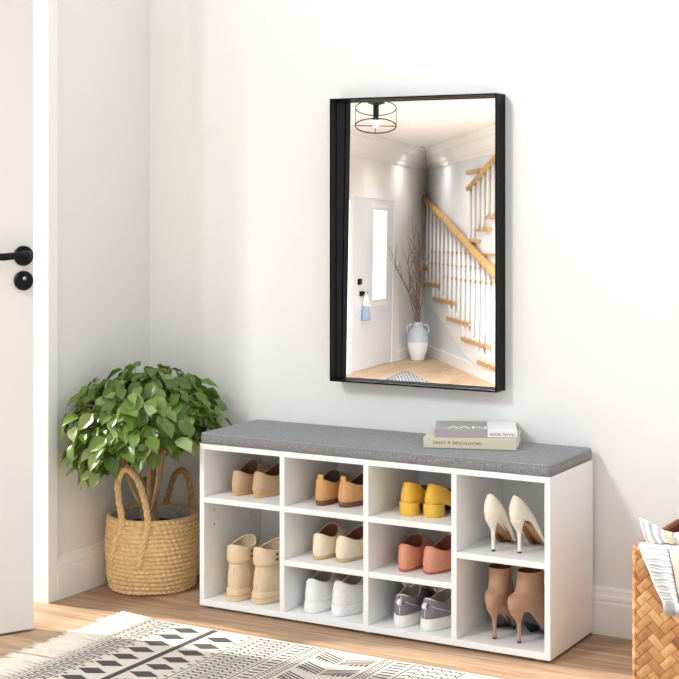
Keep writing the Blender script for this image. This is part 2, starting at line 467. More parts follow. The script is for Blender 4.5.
# 1 sand suede slip-ons -------------------------------------------------
def slipon(label, x, y, z, rz, mir, grp, upper, sole, lin, hheel=.066, tab=False, hfront=.088, sole_h=.010, seam=None, w=.034, L=.225, band=0):
    o = shoe(label, x, y, z, rz, mir, grp)
    slab('sole', 0, L, w-.002, 0, sole_h, sole, o, mir, k=.40, bx=.003)
    op = ring(.012, .125, .0275, (hheel, hheel-.016, hfront), .42, .12)
    keys = [ring(.002, L-.002, w-.003, sole_h-.001, .42, .40, 0, .003), ring(-.002, L, w, (.022, .024, .022), .42, .40, 0, .003),
            ring(.001, L-.006, w-.0005, (hheel*.62, .040, .034), .43, .36, 0, .003), ring(.006, L-.05, w-.004, (hheel*.88, hheel*.74, .060), .44, .30, 0, .002), op]
    put('upper', keys, upper, o, mir, 5)
    lining(op, o, mir, lin, sole_h+.004, .9, .012)
    tubepart('topline', [tuple(p+Vector((0, 0, .0002))) for p in op], .0014, upper, o, mir, 6, True)
    if tab:
        mb = MB(); mb.box(-.0085, .0085, .008, .0125, hheel-.018, hheel+.013); mb.build('pull_tab', upper, o, bevel=.002)
    if seam:
        pts = [(0, p[1]-.0006, p[2]) for p in [tuple(r[0]) for r in spline(keys, 5)]][3:-2]
        MB().tube(pts, .0009, 5).build('back_seam', seam, o, smooth=True)
    return o
G = 'sand suede slip-on pair in the top left cubby'
slipon('sand suede slip-on shoe in top left cubby, the one nearer the plant', .489, -.262, ZA, R(8), False, G, 'sand_suede', 'sand_sole', 'umber_lining', .068, hfront=.080, w=.037)
slipon('sand suede slip-on shoe in top left cubby, the one beside the divider', .552, -.257, ZA, R(-5), True, G, 'sand_suede', 'sand_sole', 'umber_lining', .070, hfront=.080, w=.039)
G = 'tan leather loafer pair with brown soles'
slipon('tan loafer with brown sole and heel tab, left one of its pair', .762, -.264, ZA, R(10), False, G, 'tan_leather', 'brown_sole', 'dark_lining', .070, True, .076, .014, 'tan_leather', w=.037)
slipon('tan loafer with brown sole and heel tab, right one of its pair', .824, -.254, ZA, R(-6), True, G, 'tan_leather', 'brown_sole', 'dark_lining', .070, True, .076, .014, 'tan_leather', w=.040)
G = 'cream flat shoe pair with cork soles'
slipon('cream leather flat with rust lining, left one of its pair', .760, -.272, ZM, R(10), False, G, 'cream_leather', 'cork_sole', 'rust_lining', .068, False, .074, .010, None, w=.039)
slipon('cream leather flat with rust lining, right one of its pair', .825, -.267, ZM, R(-2), True, G, 'cream_leather', 'cork_sole', 'rust_lining', .068, False, .074, .010, None, w=.041)
G = 'coral leather flat shoe pair'
slipon('coral leather flat with brown lining, left one of its pair', 1.021, -.276, ZM, R(10), False, G, 'coral_leather', 'coral_sole', 'rust_lining', .070, False, .074, .007, None, w=.037)
slipon('coral leather flat with brown lining, right one beside the divider', 1.086, -.267, ZM, R(-5), True, G, 'coral_leather', 'coral_sole', 'rust_lining', .070, False, .078, .007, None, w=.042)

# 2 mustard block heels -------------------------------------------------
def blockheel(label, x, y, rz, mir):
    o = shoe(label, x, y, ZA, rz, mir, 'mustard block-heel pump pair')
    H = .034
    zb = lambda yy: H*(1-min(1, max(0, (yy-.045)/.10)))**1.5 if yy > .045 else H
    hr = [ring(.004, .062, .0245, 0, .30), ring(.003, .062, .0250, .003, .30), ring(.002, .060, .0258, H-.002, .32), ring(.003, .060, .0250, H, .32)]
    smooth_by_angle(put('heel', hr, 'mustard_heel', o, mir, 1, True, True), 45)
    op = ring(.016, .150, .026, (.053, .040, .056), .42, .1, zb=zb)
    keys = [ring(.002, .222, .031, 0, .36, .2, zb=zb), ring(-.001, .224, .0345, (.010, .012, .012), .36, .2, zb=zb),
            ring(.004, .218, .0315, (.032, .028, .026), .38, .2, zb=zb), ring(.012, .180, .028, (.047, .037, .045), .4, .15, zb=zb), op]
    put('upper', keys, 'mustard', o, mir, 5)
    lining(op, o, mir, 'dark_lining', .040, .9)
    slab('sole', .04, .222, .030, -.0, .003, 'brown_sole', o, mir, .36, .2, zb=zb)
    return o
blockheel('mustard yellow pump with block heel, left one of its pair', 1.026, -.268, R(8), False)
blockheel('mustard yellow pump with block heel, right one beside the divider', 1.0850, -.257, R(-4), True)

# 3 ivory stiletto pumps and 4 taupe ankle boots -------------------------------------
def arch(H, y0, y1):
    def zb(yy):
        u = min(1, max(0, (yy-y0)/(y1-y0)))
        return H*(1-u*u*(3-2*u))
    return zb
def stiletto_heel(o, mir, H, mat, tipmat, ty=.038):
    rr = lambda y, r, z, ry=None: [Vector((r*math.cos(2*PI*k/20), y+(ry or r)*math.sin(2*PI*k/20), z)) for k in range(20)]
    keys = [rr(ty, .0048, .004), rr(ty-.0005, .0046, H*.35), rr(ty-.002, .0062, H*.60), rr(ty-.007, .0112, H*.80, .017), rr(ty-.010, .0172, H*.97, .0235), rr(ty-.009, .0165, H*1.08, .021)]
    put('heel', keys, mat, o, mir, 5, True, True)
    MB().lathe([(.0046, 0), (.0052, .001), (.0052, .005)], (0, ty, 0), 16).build('heel_tip', tipmat, o)
def pump(label, x, y, rz, mir):
    o = shoe(label, x, y, SH4+T+.0002, rz, mir, 'ivory stiletto pump pair')
    H = .088; zb = arch(H, .035, .150)
    stiletto_heel(o, mir, H, 'ivory_suede', 'charcoal_sole')
    op = ring(.013, .158, .022, (.061, .018, .030), .40, .05, zb=zb)
    keys = [ring(.004, .213, .027, (.000, .001, .003), .40, .35, .25, zb=zb), ring(-.001, .214, .0335, (.012, .006, .008), .40, .35, .25, zb=zb),
            ring(.000, .206, .0335, (.032, .012, .018), .40, .3, .2, zb=zb), ring(.006, .180, .028, (.049, .018, .027), .40, .2, .1, zb=zb), op]
    put('upper', keys, 'ivory_suede', o, mir, 5)
    ln = [op, [Vector((p.x*.94, p.y, p.z-.003)) for p in op], [Vector((p.x*.9, p.y+.002, zb(p.y)+.005)) for p in op]]
    put('lining', ln, 'nude_sole', o, mir, 2, False, True)
    rs = [ring(.012, .211, .024, -.0026, .5, .5, .35, zb=zb), ring(.010, .212, .0255, -.001, .5, .5, .35, zb=zb), ring(.010, .212, .0255, .0012, .5, .5, .35, zb=zb)]
    rs = [[Vector((p.x, p.y, max(p.z, .0004))) for p in r] for r in rs]
    put('sole', rs, 'nude_sole', o, mir, 1, True, True)
    return o
pump('ivory stiletto pump, left one of the pair on the right-hand shelf', 1.273, -.296, R(5), False)
pump('ivory stiletto pump, right one of the pair on the right-hand shelf', 1.333, -.284, R(-5), True)
def ankleboot(label, x, y, rz, mir):
    o = shoe(label, x, y, ZL, rz, mir, 'taupe suede ankle boot pair')
    H = .084; zb = arch(H, .035, .150)
    stiletto_heel(o, mir, H, 'taupe_suede', 'charcoal_sole', .040)
    top = ring(.050, .140, .029, (.174, .172, .176), .48, 0)
    keys = [ring(.003, .216, .028, (.000, .001, .003), .40, .35, .25, zb=zb), ring(-.002, .217, .033, (.012, .012, .014), .40, .35, .25, zb=zb),
            ring(.000, .200, .033, (.032, .032, .026), .42, .3, .15, zb=zb), ring(.034, .148, .0285, (.126, .120, .120), .46, .05),
            ring(.047, .140, .0275, (.150, .148, .150), .48, 0), top]
    put('upper', keys, 'taupe_suede', o, mir, 5)
    lining(top, o, mir, 'umber_lining', .145, .80)
    tubepart('topline', [tuple(p) for p in top], .0013, 'taupe_suede', o, mir, 6, True)
    z = [(p.x*1.01+.0008, p.y, p.z) for p in [r[NR//4] for r in spline(keys, 5)]][8:]
    tubepart('zip', z, .0009, 'sand_sole', o, mir, 5)
    rs = [ring(.05, .215, .026, -.0035, .48, .4, .25, zb=zb), ring(.048, .216, .028, -.001, .48, .4, .25, zb=zb), ring(.048, .216, .028, .006, .48, .4, .25, zb=zb)]
    rs = [[Vector((p.x*1.03, p.y, max(p.z, .0004))) for p in r] for r in rs]
    put('sole', rs, 'charcoal_sole', o, mir, 1, True, True)
    return o
ankleboot('taupe suede stiletto ankle boot, left one in the bottom right cubby', 1.280, -.302, R(7), False)
ankleboot('taupe suede stiletto ankle boot, right one in the bottom right cubby', 1.3375, -.304, R(-8), True)

# 5 beige high-tops -------------------------------------------------------
def hightop(label, x, y, rz, mir):
    o = shoe(label, x, y, ZL, rz, mir, 'beige high-top boot pair')
    slab('sole', -.006, .243, .0400, 0, .031, 'beige_sole', o, mir, .36, .12, flare=.003)
    tubepart('sole_line', [tuple(p) for p in ring(-.0068, .2438, .0430, .016, .36, .12)], .0013, 'beige_lining', o, mir, 5, True)
    top = ring(.010, .118, .0325, (.146, .140, .156), .45)
    keys = [ring(-.001, .237, .0375, .029, .38, .15), ring(-.001, .238, .0395, (.048, .046, .044), .38, .15), ring(.002, .230, .0410, (.070, .064, .056), .40, .12),
            ring(.009, .165, .0340, (.100, .104, .100), .42, .05), ring(.010, .130, .0325, (.120, .122, .130), .45), top]
    put('upper', keys, 'beige_canvas', o, mir, 5)
    lining(top, o, mir, 'beige_lining', .06, .88)
    # heel counter patch with centre seam
    sp = spline(keys, 5)
    tubepart('back_seam', [(p.x, p.y-.0007, p.z) for p in [r[0] for r in sp][3:17]], .0011, 'cream_leather', o, mir, 5)
    tubepart('side_seam', [tuple(p*1.0+Vector((.001, -.0005, 0))) for p in [r[5] for r in sp][3:15]], .0009, 'beige_lining', o, mir, 5)
    # folded padded collar
    ck = [ring(.007, .124, .0352, (.101, .108, .114), .45), ring(.004, .122, .0368, (.106, .112, .118), .45), ring(.003, .122, .0370, (.128, .128, .138), .45),
          ring(.005, .121, .0362, (.148, .138, .157), .45), ring(.009, .117, .0335, (.154, .143, .162), .45), ring(.013, .114, .030, (.147, .142, .157), .45)]
    col = put('collar', ck, 'beige_canvas', o, mir, 4, False, False)
    for zz in (.118, .132):
        sx = -1 if mir else 1
        for sgn in (1,):
            mb = MB(); m = Matrix.Translation((.0385, .045, zz)) @ Matrix.Rotation(PI/2, 4, 'Y')
            rr = [[m @ Vector((r*math.cos(2*PI*k/12), r*math.sin(2*PI*k/12), h)) for k in range(12)] for r, h in ((.003, -.003), (.003, .002), (.0012, .0022))]
            mb.loft(rr).build('eyelet', 'dark_lining', col)
    # tongue and laces
    tg = [[Vector((x_*(1-.1*i), .112+.012*i+.006*abs(x_)/.02, .118+.011*i)) for x_ in (-.02, -.01, 0, .01, .02)] for i in range(4)]
    MB().loft(tg, False, False, closed=False).build('tongue', 'beige_lining', o, smooth=True, solid=.004)
    for i, zz in enumerate((.120, .136, .150)):
        MB().tube([(-.034, .085-.004*i, zz-.006), (-.02, .112, zz), (0, .122, zz+.003), (.02, .112, zz), (.034, .085-.004*i, zz-.006)], .0022, 6).build('lace', 'cream_leather', o, smooth=True)
    return o
hightop('beige high-top boot in bottom left cubby, the one nearer the plant', .499, -.290, R(8), False)
hightop('beige high-top boot in bottom left cubby, the one beside the divider', .573, -.282, R(-4), True)

# 6 sneakers ----------------------------------------------------------------
def sneaker(label, x, y, rz, mir, grp, up, so, lin, lace, sole_h, hh, w, heel_tab=None, seam=None, lean=.004):
    o = shoe(label, x, y, ZL, rz, mir, grp)
    slab('sole', -.002, .240, w, 0, sole_h, so, o, mir, .38, .28, flare=.0010)
    op = ring(.014, .125, .026, (hh, hh-.016, hh+.012), .45, .1)
    keys = [ring(.002, .236, w-.003, sole_h-.001, .4, .28), ring(.000, .237, w-.001, (sole_h+.010, sole_h+.009, sole_h+.008), .4, .28),
            ring(.003, .226, w-.002, (hh*.70, .050, .042), .42, .25), ring(.010, .172, w-.007, (hh*.93, hh*.80, hh*.86), .45, .1), op]
    put('upper', keys, up, o, mir, 5)
    lining(op, o, mir, lin, sole_h+.008, .88)
    tubepart('topline', [tuple(p) for p in op], .0021, lace if seam else up, o, mir, 6, True)
    tg = [[Vector((x_, .122-.004*i+.25*abs(x_), hh+.002+.010*i)) for x_ in (-.02, -.01, 0, .01, .02)] for i in range(3)]
    MB().loft(tg, False, False, closed=False).build('tongue', lin, o, smooth=True, solid=.003)
    for i in range(3):
        yy = .118+.014*i; zz = hh+.012-.005*i
        MB().tube([(-.026, yy-.012, zz-.012), (-.014, yy, zz-.001), (0, yy+.004, zz+.002), (.014, yy, zz-.001), (.026, yy-.012, zz-.012)], .0026, 6).build('lace', lace, o, smooth=True)
    for sg in (-1, 1):
        pts = [(sg*(.004+.020*math.sin(u*PI)), .112-.05*u, hh+.008+.012*math.sin(u*PI)) for u in [i/10 for i in range(11)]]
        MB().tube(pts, .0022, 6).build('lace', lace, o, smooth=True)
    sp = spline(keys, 5)
    if seam:
        tubepart('back_seam', [(p.x, p.y-.0006, p.z) for p in [r[0] for r in sp][3:17]], .0011, lace, o, mir, 5)
        for idx in (6, NR-6):
            pts = []
            for j, r in enumerate(sp[2:13]):
                f = j/10; i0 = idx if idx < NR/2 else idx
                k = (2+5*(1-f**2)) if idx < NR/2 else NR-(2+5*(1-f**2))
                a = int(k) % NR; b = (a+1) % NR; fr = k-int(k)
                p = r[a]*(1-fr)+r[b]*fr
                pts.append((p.x*1.015, p.y-.0009, p.z))
            tubepart('side_seam', pts, .001, lace, o, mir, 5)
    if heel_tab:
        mb = MB(); rr = []
        for u in range(9):
            a = PI*u/8
            rr.append([Vector((sx*(.0065-.001*u/8), .000-.008*math.sin(a)+.007*(u/8), hh*.70+.014*(u/8)+.002*math.sin(a))) for sx in (-1, 1)])
        mb.loft(rr, False, False, closed=False).build('heel_tab', heel_tab, o, smooth=True, solid=.002)
    return o
G = 'plain white sneaker pair'
sneaker('plain white sneaker, left one of its pair in the bottom row', .747, -.290, R(6), False, G, 'white_knit', 'white_sole', 'grey_lace', 'grey_lace', .028, .088, .0415)
sneaker('plain white sneaker, right one of its pair in the bottom row', .822, -.281, R(-4), True, G, 'white_knit', 'white_sole', 'grey_lace', 'grey_lace', .028, .090, .0435)
G = 'grey canvas sneaker pair with white soles'
sneaker('grey canvas sneaker with thick white sole, left one of its pair', 1.019, -.290, R(8), False, G, 'grey_canvas', 'offwhite_rubber', 'grey_lace', 'pale_lace', .030, .082, .0395, 'white_knit', True)
sneaker('grey canvas sneaker with thick white sole, right one beside the divider', 1.0905, -.287, R(-5), True, G, 'grey_canvas', 'offwhite_rubber', 'grey_lace', 'pale_lace', .030, .080, .0415, 'white_knit', True)
for o in list(bpy.data.objects):
    if '_m' in o.keys(): del o['_m']

# ------------------------------------------------------------------ plant in a seagrass basket
PC = Vector((.1475, -.186, 0))
bk = thing('woven_basket', 'round natural seagrass rope basket with two loop handles holding the plant', 'basket', PC)
def brad(z):                       # outer radius over height
    u = z/.212
    return .1085+.0230*math.sin(PI*min(1, (u*.62+.12)))**.8 - .002*u if u > .0 else .104
mb = MB(); coils, sub, NB = 17, 6, 300; rings = []
for c in range(coils):
    for s_ in range(sub):
        z = .212*(c+s_/sub)/coils; ph = s_/sub
        rr = []
        for k in range(NB):
            a = 2*PI*k/NB
            bul = abs(math.sin(PI*ph))**.6*.0062
            tw = .0028*math.sin(50*a+ph*4.2+c*1.7)*math.sin(PI*ph)
            r = brad(z)+bul+tw+.0012*math.sin(3*a+c*.9)
            rr.append((r*math.cos(a), r*math.sin(a), z+.0008+.0010*math.sin(5*a+c)))
        rings.append(rr)
top = brad(.212)
for dr, dz in ((.0035, .002), (0, .0045), (-.005, .003), (-.008, -.004)):
    rings.append([((top+dr+.001*math.sin(50*k*2*PI/NB))*math.cos(2*PI*k/NB), (top+dr)*math.sin(2*PI*k/NB), .212+dz) for k in range(NB)])
rings.insert(0, [(.098*math.cos(2*PI*k/NB), .098*math.sin(2*PI*k/NB), .0008) for k in range(NB)])
mb.loft(rings, True, False).build('basket_body', 'rope', bk, smooth=True)
MB().lathe([(top-.0085, .209), (top-.012, .19), (top-.012, .12), (top-.03, .012)], n=48, cap0=False).build('liner', 'liner', bk, smooth=True)
def helix_rope(path, r, strand, turns, nst=3, flat=1):
    mb = MB(); P = [Vector(p) for p in path]
    # resample with catmull
    Q = []
    for a in range(len(P)-1):
        p0, p1, p2, p3 = P[max(a-1, 0)], P[a], P[a+1], P[min(a+2, len(P)-1)]
        for j in range(10):
            u = j/10; Q.append((2*p1+(p2-p0)*u+(2*p0-5*p1+4*p2-p3)*u*u+(3*p1-p0-3*p2+p3)*u**3)*.5)
    Q.append(P[-1])
    for s_ in range(nst):
        pts = []
        for i, q in enumerate(Q):
            t = (Q[min(i+1, len(Q)-1)]-Q[max(i-1, 0)]).normalized()
            u = t.cross(Vector((.3, .5, .81))).normalized(); w = t.cross(u)
            a = 2*PI*(turns*i/(len(Q)-1)+s_/nst)
            pts.append(q+(u*math.cos(a)+w*math.sin(a)*flat)*r)
        mb.tube(pts, strand, 6)
    return mb
def rimpt(a, z, dr=.006):
    r = brad(min(z, .212))+dr
    return (r*math.cos(R(a)), r*math.sin(R(a)), z)
hf = [rimpt(247, .085), rimpt(256, .15), rimpt(266, .206), (-.018, -.134, .270), (-.022, -.132, .330), (.004, -.130, .364), (.038, -.122, .335), (.060, -.115, .270), rimpt(301, .206), rimpt(296, .15), rimpt(290, .085)]
helix_rope(hf, .0052, .0054, 11).build('basket_handle', 'rope', bk, smooth=True)
hb_ = [rimpt(112, .19), (-.020, .112, .255), (.006, .106, .310), (.040, .104, .325), (.062, .104, .28), rimpt(64, .19)]
hb_ = [(x, y, z) for x, y, z in hb_]
helix_rope(hb_, .0048, .0052, 8).build('basket_handle', 'rope_dark', bk, smooth=True)

pl = thing('potted_plant', 'bushy green potted plant with thick trunk standing in the seagrass basket', 'plant', PC+Vector((0, 0, .0145)))
MB().lathe([(.070, 0), (.083, .155), (.088, .158), (.088, .166), (.083, .166), (.081, .150)], n=40, cap1=False).build('nursery_pot', 'pot', pl, smooth=False)
MB().lathe([(.081, .149), (.05, .154), (.001, .157)], n=32, cap0=False).build('soil', 'soil', pl, smooth=True)
rnd = random.Random(5)
CC = Vector((.026, -.066, .458))        # crown centre, plant coordinates
RX, RY, RZ = .215, .255, .185
def curve(p0, p1, bend, n=7):
    p0, p1 = Vector(p0), Vector(p1); mid = (p0+p1)/2+Vector(bend)
    return [p0*(1-t)**2+mid*2*t*(1-t)+p1*t*t for t in [i/n for i in range(n+1)]]
trunk = MB()
base = Vector((.0, -.012, .150))
trunk.tube([base, base+Vector((.002, 0, .03)), base+Vector((-.006, 0, .07)), base+Vector((-.018, .004, .115)), base+Vector((-.03, .0, .15))], [.031, .026, .022, .018, .015], 10)
stems = []
for i, (dx, dy, dz, r) in enumerate(((-.045, -.02, .30, .010), (.02, -.03, .32, .0095), (.052, .0, .30, .008), (.0, .03, .33, .009), (-.075, .0, .26, .008), (.03, .03, .28, .007), (.07, -.05, .25, .006), (-.04, -.08, .24, .006))):
    c = curve(base+Vector((dx*.12, dy*.2, .04+.01*i % .05)), base+Vector((dx, dy, dz)), (dx*.35, dy*.3, .0))
    trunk.tube(c, [r*(1-.5*j/7) for j in range(8)], 8); stems.append(c)
trunk.build('trunk', 'bark', pl, smooth=True)
fol = MB(); twig = MB()
def leaf(mb, p, d, n, L, W, curl=.25):
    d = d.normalized(); n = (n-d*n.dot(d)).normalized(); s_ = d.cross(n)
    prof = ((0, .04), (.10, .50), (.28, .92), (.48, 1.0), (.68, .78), (.86, .36), (1, .02))
    rows = []
    for t, w in prof:
        q = p+d*(L*t)+n*(-curl*L*t*t)
        ww = W*.5*w
        rip = .05*W*math.sin(t*18)
        rows.append([q-s_*ww+n*(.32*ww+rip), q-s_*ww*.5+n*(.13*ww), q, q+s_*ww*.5+n*(.13*ww), q+s_*ww+n*(.32*ww-rip)])
    mb.loft(rows, False, False, closed=False)
HANDLE = [Vector(a_).lerp(Vector(b_), t_/6) for H_ in (hf, hb_) for a_, b_ in zip(H_, H_[1:]) for t_ in range(6)]
def crown_leaf(dirv, frac, L):
    p = CC+Vector((dirv.x*RX, dirv.y*RY, dirv.z*RZ))*frac
    w = p+PC+Vector((0, 0, .012))
    if w.x < .04: p.x += .04-w.x
    if w.y > -.05: p.y -= w.y+.05
    outw = Vector((dirv.x, dirv.y, 0)); outw = outw.normalized() if outw.length > .05 else Vector((rnd.uniform(-1, 1), rnd.uniform(-1, 1), 0)).normalized()
    tang = Vector((-outw.y, outw.x, 0))
    d = outw*rnd.uniform(.35, 1)+tang*rnd.uniform(-.8, .8)+Vector((0, 0, rnd.uniform(-.95, -.05)-.35*max(0, -dirv.z)))
    n = Vector((0, 0, 1))*rnd.uniform(.5, 1)+outw*rnd.uniform(.2, .9)+tang*rnd.uniform(-.4, .4)
    # keep the blade clear of the two walls
    if w.x > .37 and w.z < .52 and w.y > -.36: p.z += .52-w.z; w.z = .52
    e = w+d.normalized()*L
    if e.x > .385 and e.z < .52 and e.y > -.36: d.z = abs(d.z)*.2; d.x = -abs(d.x)*.2
    if e.x < .012: d.x = abs(d.x)*.3+.1
    if e.y > -.03: d.y = -abs(d.y)*.3
    for t_ in (0, .35, .7, 1):
        if any((p+Vector((0, 0, .012))+d.normalized()*L*t_-h_).length < .030 for h_ in HANDLE): return None
    leaf(fol, p, d, n, L, L*rnd.uniform(.62, .78), rnd.uniform(.05, .4))
    return p
for i in range(760):
    zz = rnd.uniform(-.62 if i % 3 == 0 else -.28, 1); a = rnd.uniform(0, 2*PI); rr = math.sqrt(max(0, 1-zz*zz))
    dv_ = Vector((rr*math.cos(a), rr*math.sin(a), zz))
    fr = rnd.choice((rnd.uniform(.8, 1.02), rnd.uniform(.45, .9)))
    if zz < -.28: a = rnd.uniform(PI*.75, PI*1.55); dv_ = Vector((rr*math.cos(a), rr*math.sin(a), zz))
    if zz < -.2: fr = rnd.uniform(.8, 1.0)
    p = crown_leaf(dv_, fr, rnd.uniform(.040, .064))
    if p is not None and i % 8 == 0 and p.z > .36:
        st = stems[rnd.randrange(len(stems))][5+rnd.randrange(3)]
        twig.tube(curve(st, p, (0, 0, .03), 5), [.0022, .002, .0018, .0016, .0014, .0011], 5)
fol.build('foliage', 'leaf', pl, smooth=True)
twig.build('twigs', 'bark', pl, smooth=True)

# ------------------------------------------------------------------ rug
rug = thing('area_rug', 'ivory and charcoal patterned cotton rug with fringed end on the floor', 'rug', (0, 0, 0))
RX0, RX1, RY1, RY0 = .378, 2.40, -.484, -2.10
mb = MB(); NXg, NYg = 40, 24
g = [[(RX0+(RX1-RX0)*i/NXg, RY0+(RY1-RY0)*j/NYg, .0045+.0004*math.sin(i*1.3+j)) for i in range(NXg+1)] for j in range(NYg+1)]
mb.box(RX0, RX1, RY0, RY1, .0003, .0045)
mb.build('rug_field', 'rug', rug, bevel=.0015, seg=2)
ink = MB(); ZI = .0048
def poly(pts): ink.quad([(x, y, ZI) for x, y in pts])
def bar(x0, x1, y0, y1):
    y0, y1 = max(y0, RY0+.01), min(y1, RY1-.006)
    if y1 > y0: poly([(x0, y0), (x1, y0), (x1, y1), (x0, y1)])
def line(ax, ay, bx, by, w):
    a, b = Vector((ax, ay)), Vector((bx, by)); t = (b-a).normalized(); n = Vector((-t.y, t.x))*w*.66
    P = [a-n, b-n, b+n, a+n]
    if all(RY0+.005 < p.y < RY1-.005 for p in P): poly([tuple(p) for p in P])
def yrange(step, off=0):
    y = RY1-.008-off
    while y > RY0+.02: yield y; y -= step
for x, w in ((.3925, .003), (.4555, .0032), (.7025, .0034), (.832, .0036), (.879, .0034), (.911, .0034), (1.087, .0034), (1.109, .003), (1.169, .0036), (1.30, .0034)):
    bar(x-w/2, x+w/2, RY0, RY1)
for i, y in enumerate(yrange(.0235)):           # meander along the fringed end
    c = y-.011
    line(.400, c+.008, .448, c+.008, .0034)
    line(.448, c+.009, .448, c-.003, .004); line(.424, c+.0, .448, c-.003, .0032); line(.424, c+.001, .424, c-.0085, .004); line(.400, c-.003, .424, c-.008, .0032); line(.402, c+.007, .402, c-.003, .004)
for y in yrange(.033): bar(.468-.006, .468+.006, y-.012, y-.005)
for y in yrange(.033): bar(.690-.006, .690+.006, y-.012, y-.005)
for i, y in enumerate(yrange(.0645, .012)):      # two columns of lozenges
    for cx, dy in ((.512, 0), (.638, -.026)):
        cy = y-.026+dy
        if cy-.027 > RY0: poly([(cx-.044, cy), (cx, cy-.024), (cx+.044, cy), (cx, cy+.024)])
bar(.570, .589, RY0, RY1)                        # the dark stripe between them
for x0 in (.712, .772):                          # two zigzag bands of small strokes
    w = .052
    for i, y in enumerate(yrange(.019)):
        c = y-.010
        line(x0, c-.004, x0+w*.30, c+.006, .0036); line(x0+w*.30, c+.006, x0+w*.36, c-.006, .0036)
        line(x0+w*.44, c-.004, x0+w*.72, c+.006, .0036); line(x0+w*.72, c+.006, x0+w*.80, c-.006, .0036)
        line(x0+w*.86, c-.004, x0+w*1.02, c+.004, .003)
bar(.768, .7705, RY0, RY1)
for y in yrange(.0215): line(.842, y-.012, .871, y-.008, .0056)     # ladder
for y in yrange(.0125):                          # dotted line band
    bar(.884, .890, y-.009, y-.003); bar(.898, .905, y-.006, y)
for i, y in enumerate(yrange(.088)):             # chevrons
    for j in range(4):
        o_ = j*.0125
        line(.925, y-.020-o_, .997, y-.062-o_+.004, .0042)
        line(1.003, y-.060-o_+.002, 1.073, y-.020-o_, .0042)
    for j in range(4):
        line(.930+j*.011, y-.078-.004*j, .930+j*.011, y-.056-.006*j, .0042)
        line(1.068-j*.011, y-.078-.004*j, 1.068-j*.011, y-.056-.006*j, .0042)
for y in yrange(.0125): bar(1.092, 1.098, y-.009, y-.003); bar(1.101, 1.106, y-.005, y)
for y in yrange(.020): line(1.120, y-.012, 1.158, y-.009, .0056)
for i, y in enumerate(yrange(.026)):
    for k in range(5):
        x = 1.177+.024*k
        line(x, y-.016, x+.011, y-.004, .0036); line(x+.013, y-.004, x+.023, y-.016, .0036)
for i, y in enumerate(yrange(.0645, .012)):
    for cx, dy in ((1.40, 0), (1.53, -.03), (1.66, 0)):
        cy = y-.026+dy
        if cy-.027 > RY0: poly([(cx-.044, cy), (cx, cy-.024), (cx+.044, cy), (cx, cy+.024)])
ink.build('printed_pattern', 'rug_ink', rug)
rf = random.Random(11)
for i in range(60):                              # knotted tassels of the fringed end
    y = RY1-.012-i*.0185
    if y < RY0+.01: break
    mb = MB()
    far = max(0, 1-(RY1-y)/.16)
    L = rf.uniform(.120, .142)
    dy = rf.uniform(-.010, .010)+.026*far
    for s_ in range(5):
        o_ = (s_-2)*.0028
        ex, ey = RX0-L*rf.uniform(.86, 1), y+dy+o_*rf.uniform(1.2, 2.8)
        mid = ((RX0+ex)/2, y+o_+dy*.3+rf.uniform(-.003, .003), .005+rf.uniform(0, .003))
        mb.tube(curve((RX0+.004, y+o_*.5, .0055), (ex, ey, .0032), (0, rf.uniform(-.004, .004), .003), 5), [.0028, .0028, .0026, .0026, .0024, .0016], 5)
    mb.lathe([(.001, -.002), (.0045, -.0005), (.0045, .0025), (.001, .004)], (RX0-.012, y, .0055), 8)
    mb.build('tassel', 'fringe', rug, smooth=True)

# ------------------------------------------------------------------ bamboo laundry basket with a throw
BX0, BX1, BY0, BY1, BZ = 1.690, 2.08, -.420, -.062, .335
lb = thing('laundry_basket', 'tall bamboo basket in herringbone weave standing by the wall at right', 'basket', ((BX0+BX1)/2, (BY0+BY1)/2, 0))
OFF = Vector(((BX0+BX1)/2, (BY0+BY1)/2, 0))
def clip(P, x0, x1, y0, y1):
    def cut(P, f):
        Q = []
        for i in range(len(P)):
            a, b = P[i-1], P[i]; fa, fb = f(a), f(b)
            if (fa >= 0) != (fb >= 0):
                u = fa/(fa-fb); Q.append((a[0]+(b[0]-a[0])*u, a[1]+(b[1]-a[1])*u))
            if fb >= 0: Q.append(b)
        return Q
    for f in (lambda p: p[0]-x0, lambda p: x1-p[0], lambda p: p[1]-y0, lambda p: y1-p[1]):
        P = cut(P, f)
        if len(P) < 3: return []
    return P
HW = BX1-BX0; HD = BY1-BY0
BR = .010                                        # rounded corners
PER = []                                         # walk round the basket: (length so far, x, y, nx, ny)
def perim(u):
    segs = [(HW-2*BR, (BX0+BR, BY0), (1, 0), (0, -1)), (HD-2*BR, (BX1, BY0+BR), (0, 1), (1, 0)), (HW-2*BR, (BX1-BR, BY1), (-1, 0), (0, 1)), (HD-2*BR, (BX0, BY1-BR), (0, -1), (-1, 0))]
    cen = [(BX1-BR, BY0+BR, -90), (BX1-BR, BY1-BR, 0), (BX0+BR, BY1-BR, 90), (BX0+BR, BY0+BR, 180)]
    arc = BR*PI/2
    tot = 2*(HW+HD-4*BR)+4*arc
    u %= tot
    for (L, s, d, n), (cx, cy, a0) in zip(segs, cen):
        if u <= L: return Vector((s[0]+d[0]*u, s[1]+d[1]*u, 0)), Vector((n[0], n[1], 0))
        u -= L
        if u <= arc:
            a = R(a0)+u/BR; return Vector((cx+BR*math.cos(a), cy+BR*math.sin(a), 0)), Vector((math.cos(a), math.sin(a), 0))
        u -= arc
    return Vector((BX0+BR, BY0, 0)), Vector((0, -1, 0))
TOT = 2*(HW+HD-4*BR)+4*BR*PI/2
core = [perim(TOT*k/80) for k in range(80)]
def cring(dr, z): return [tuple(p+n*dr-OFF+Vector((0, 0, z))) for p, n in core]
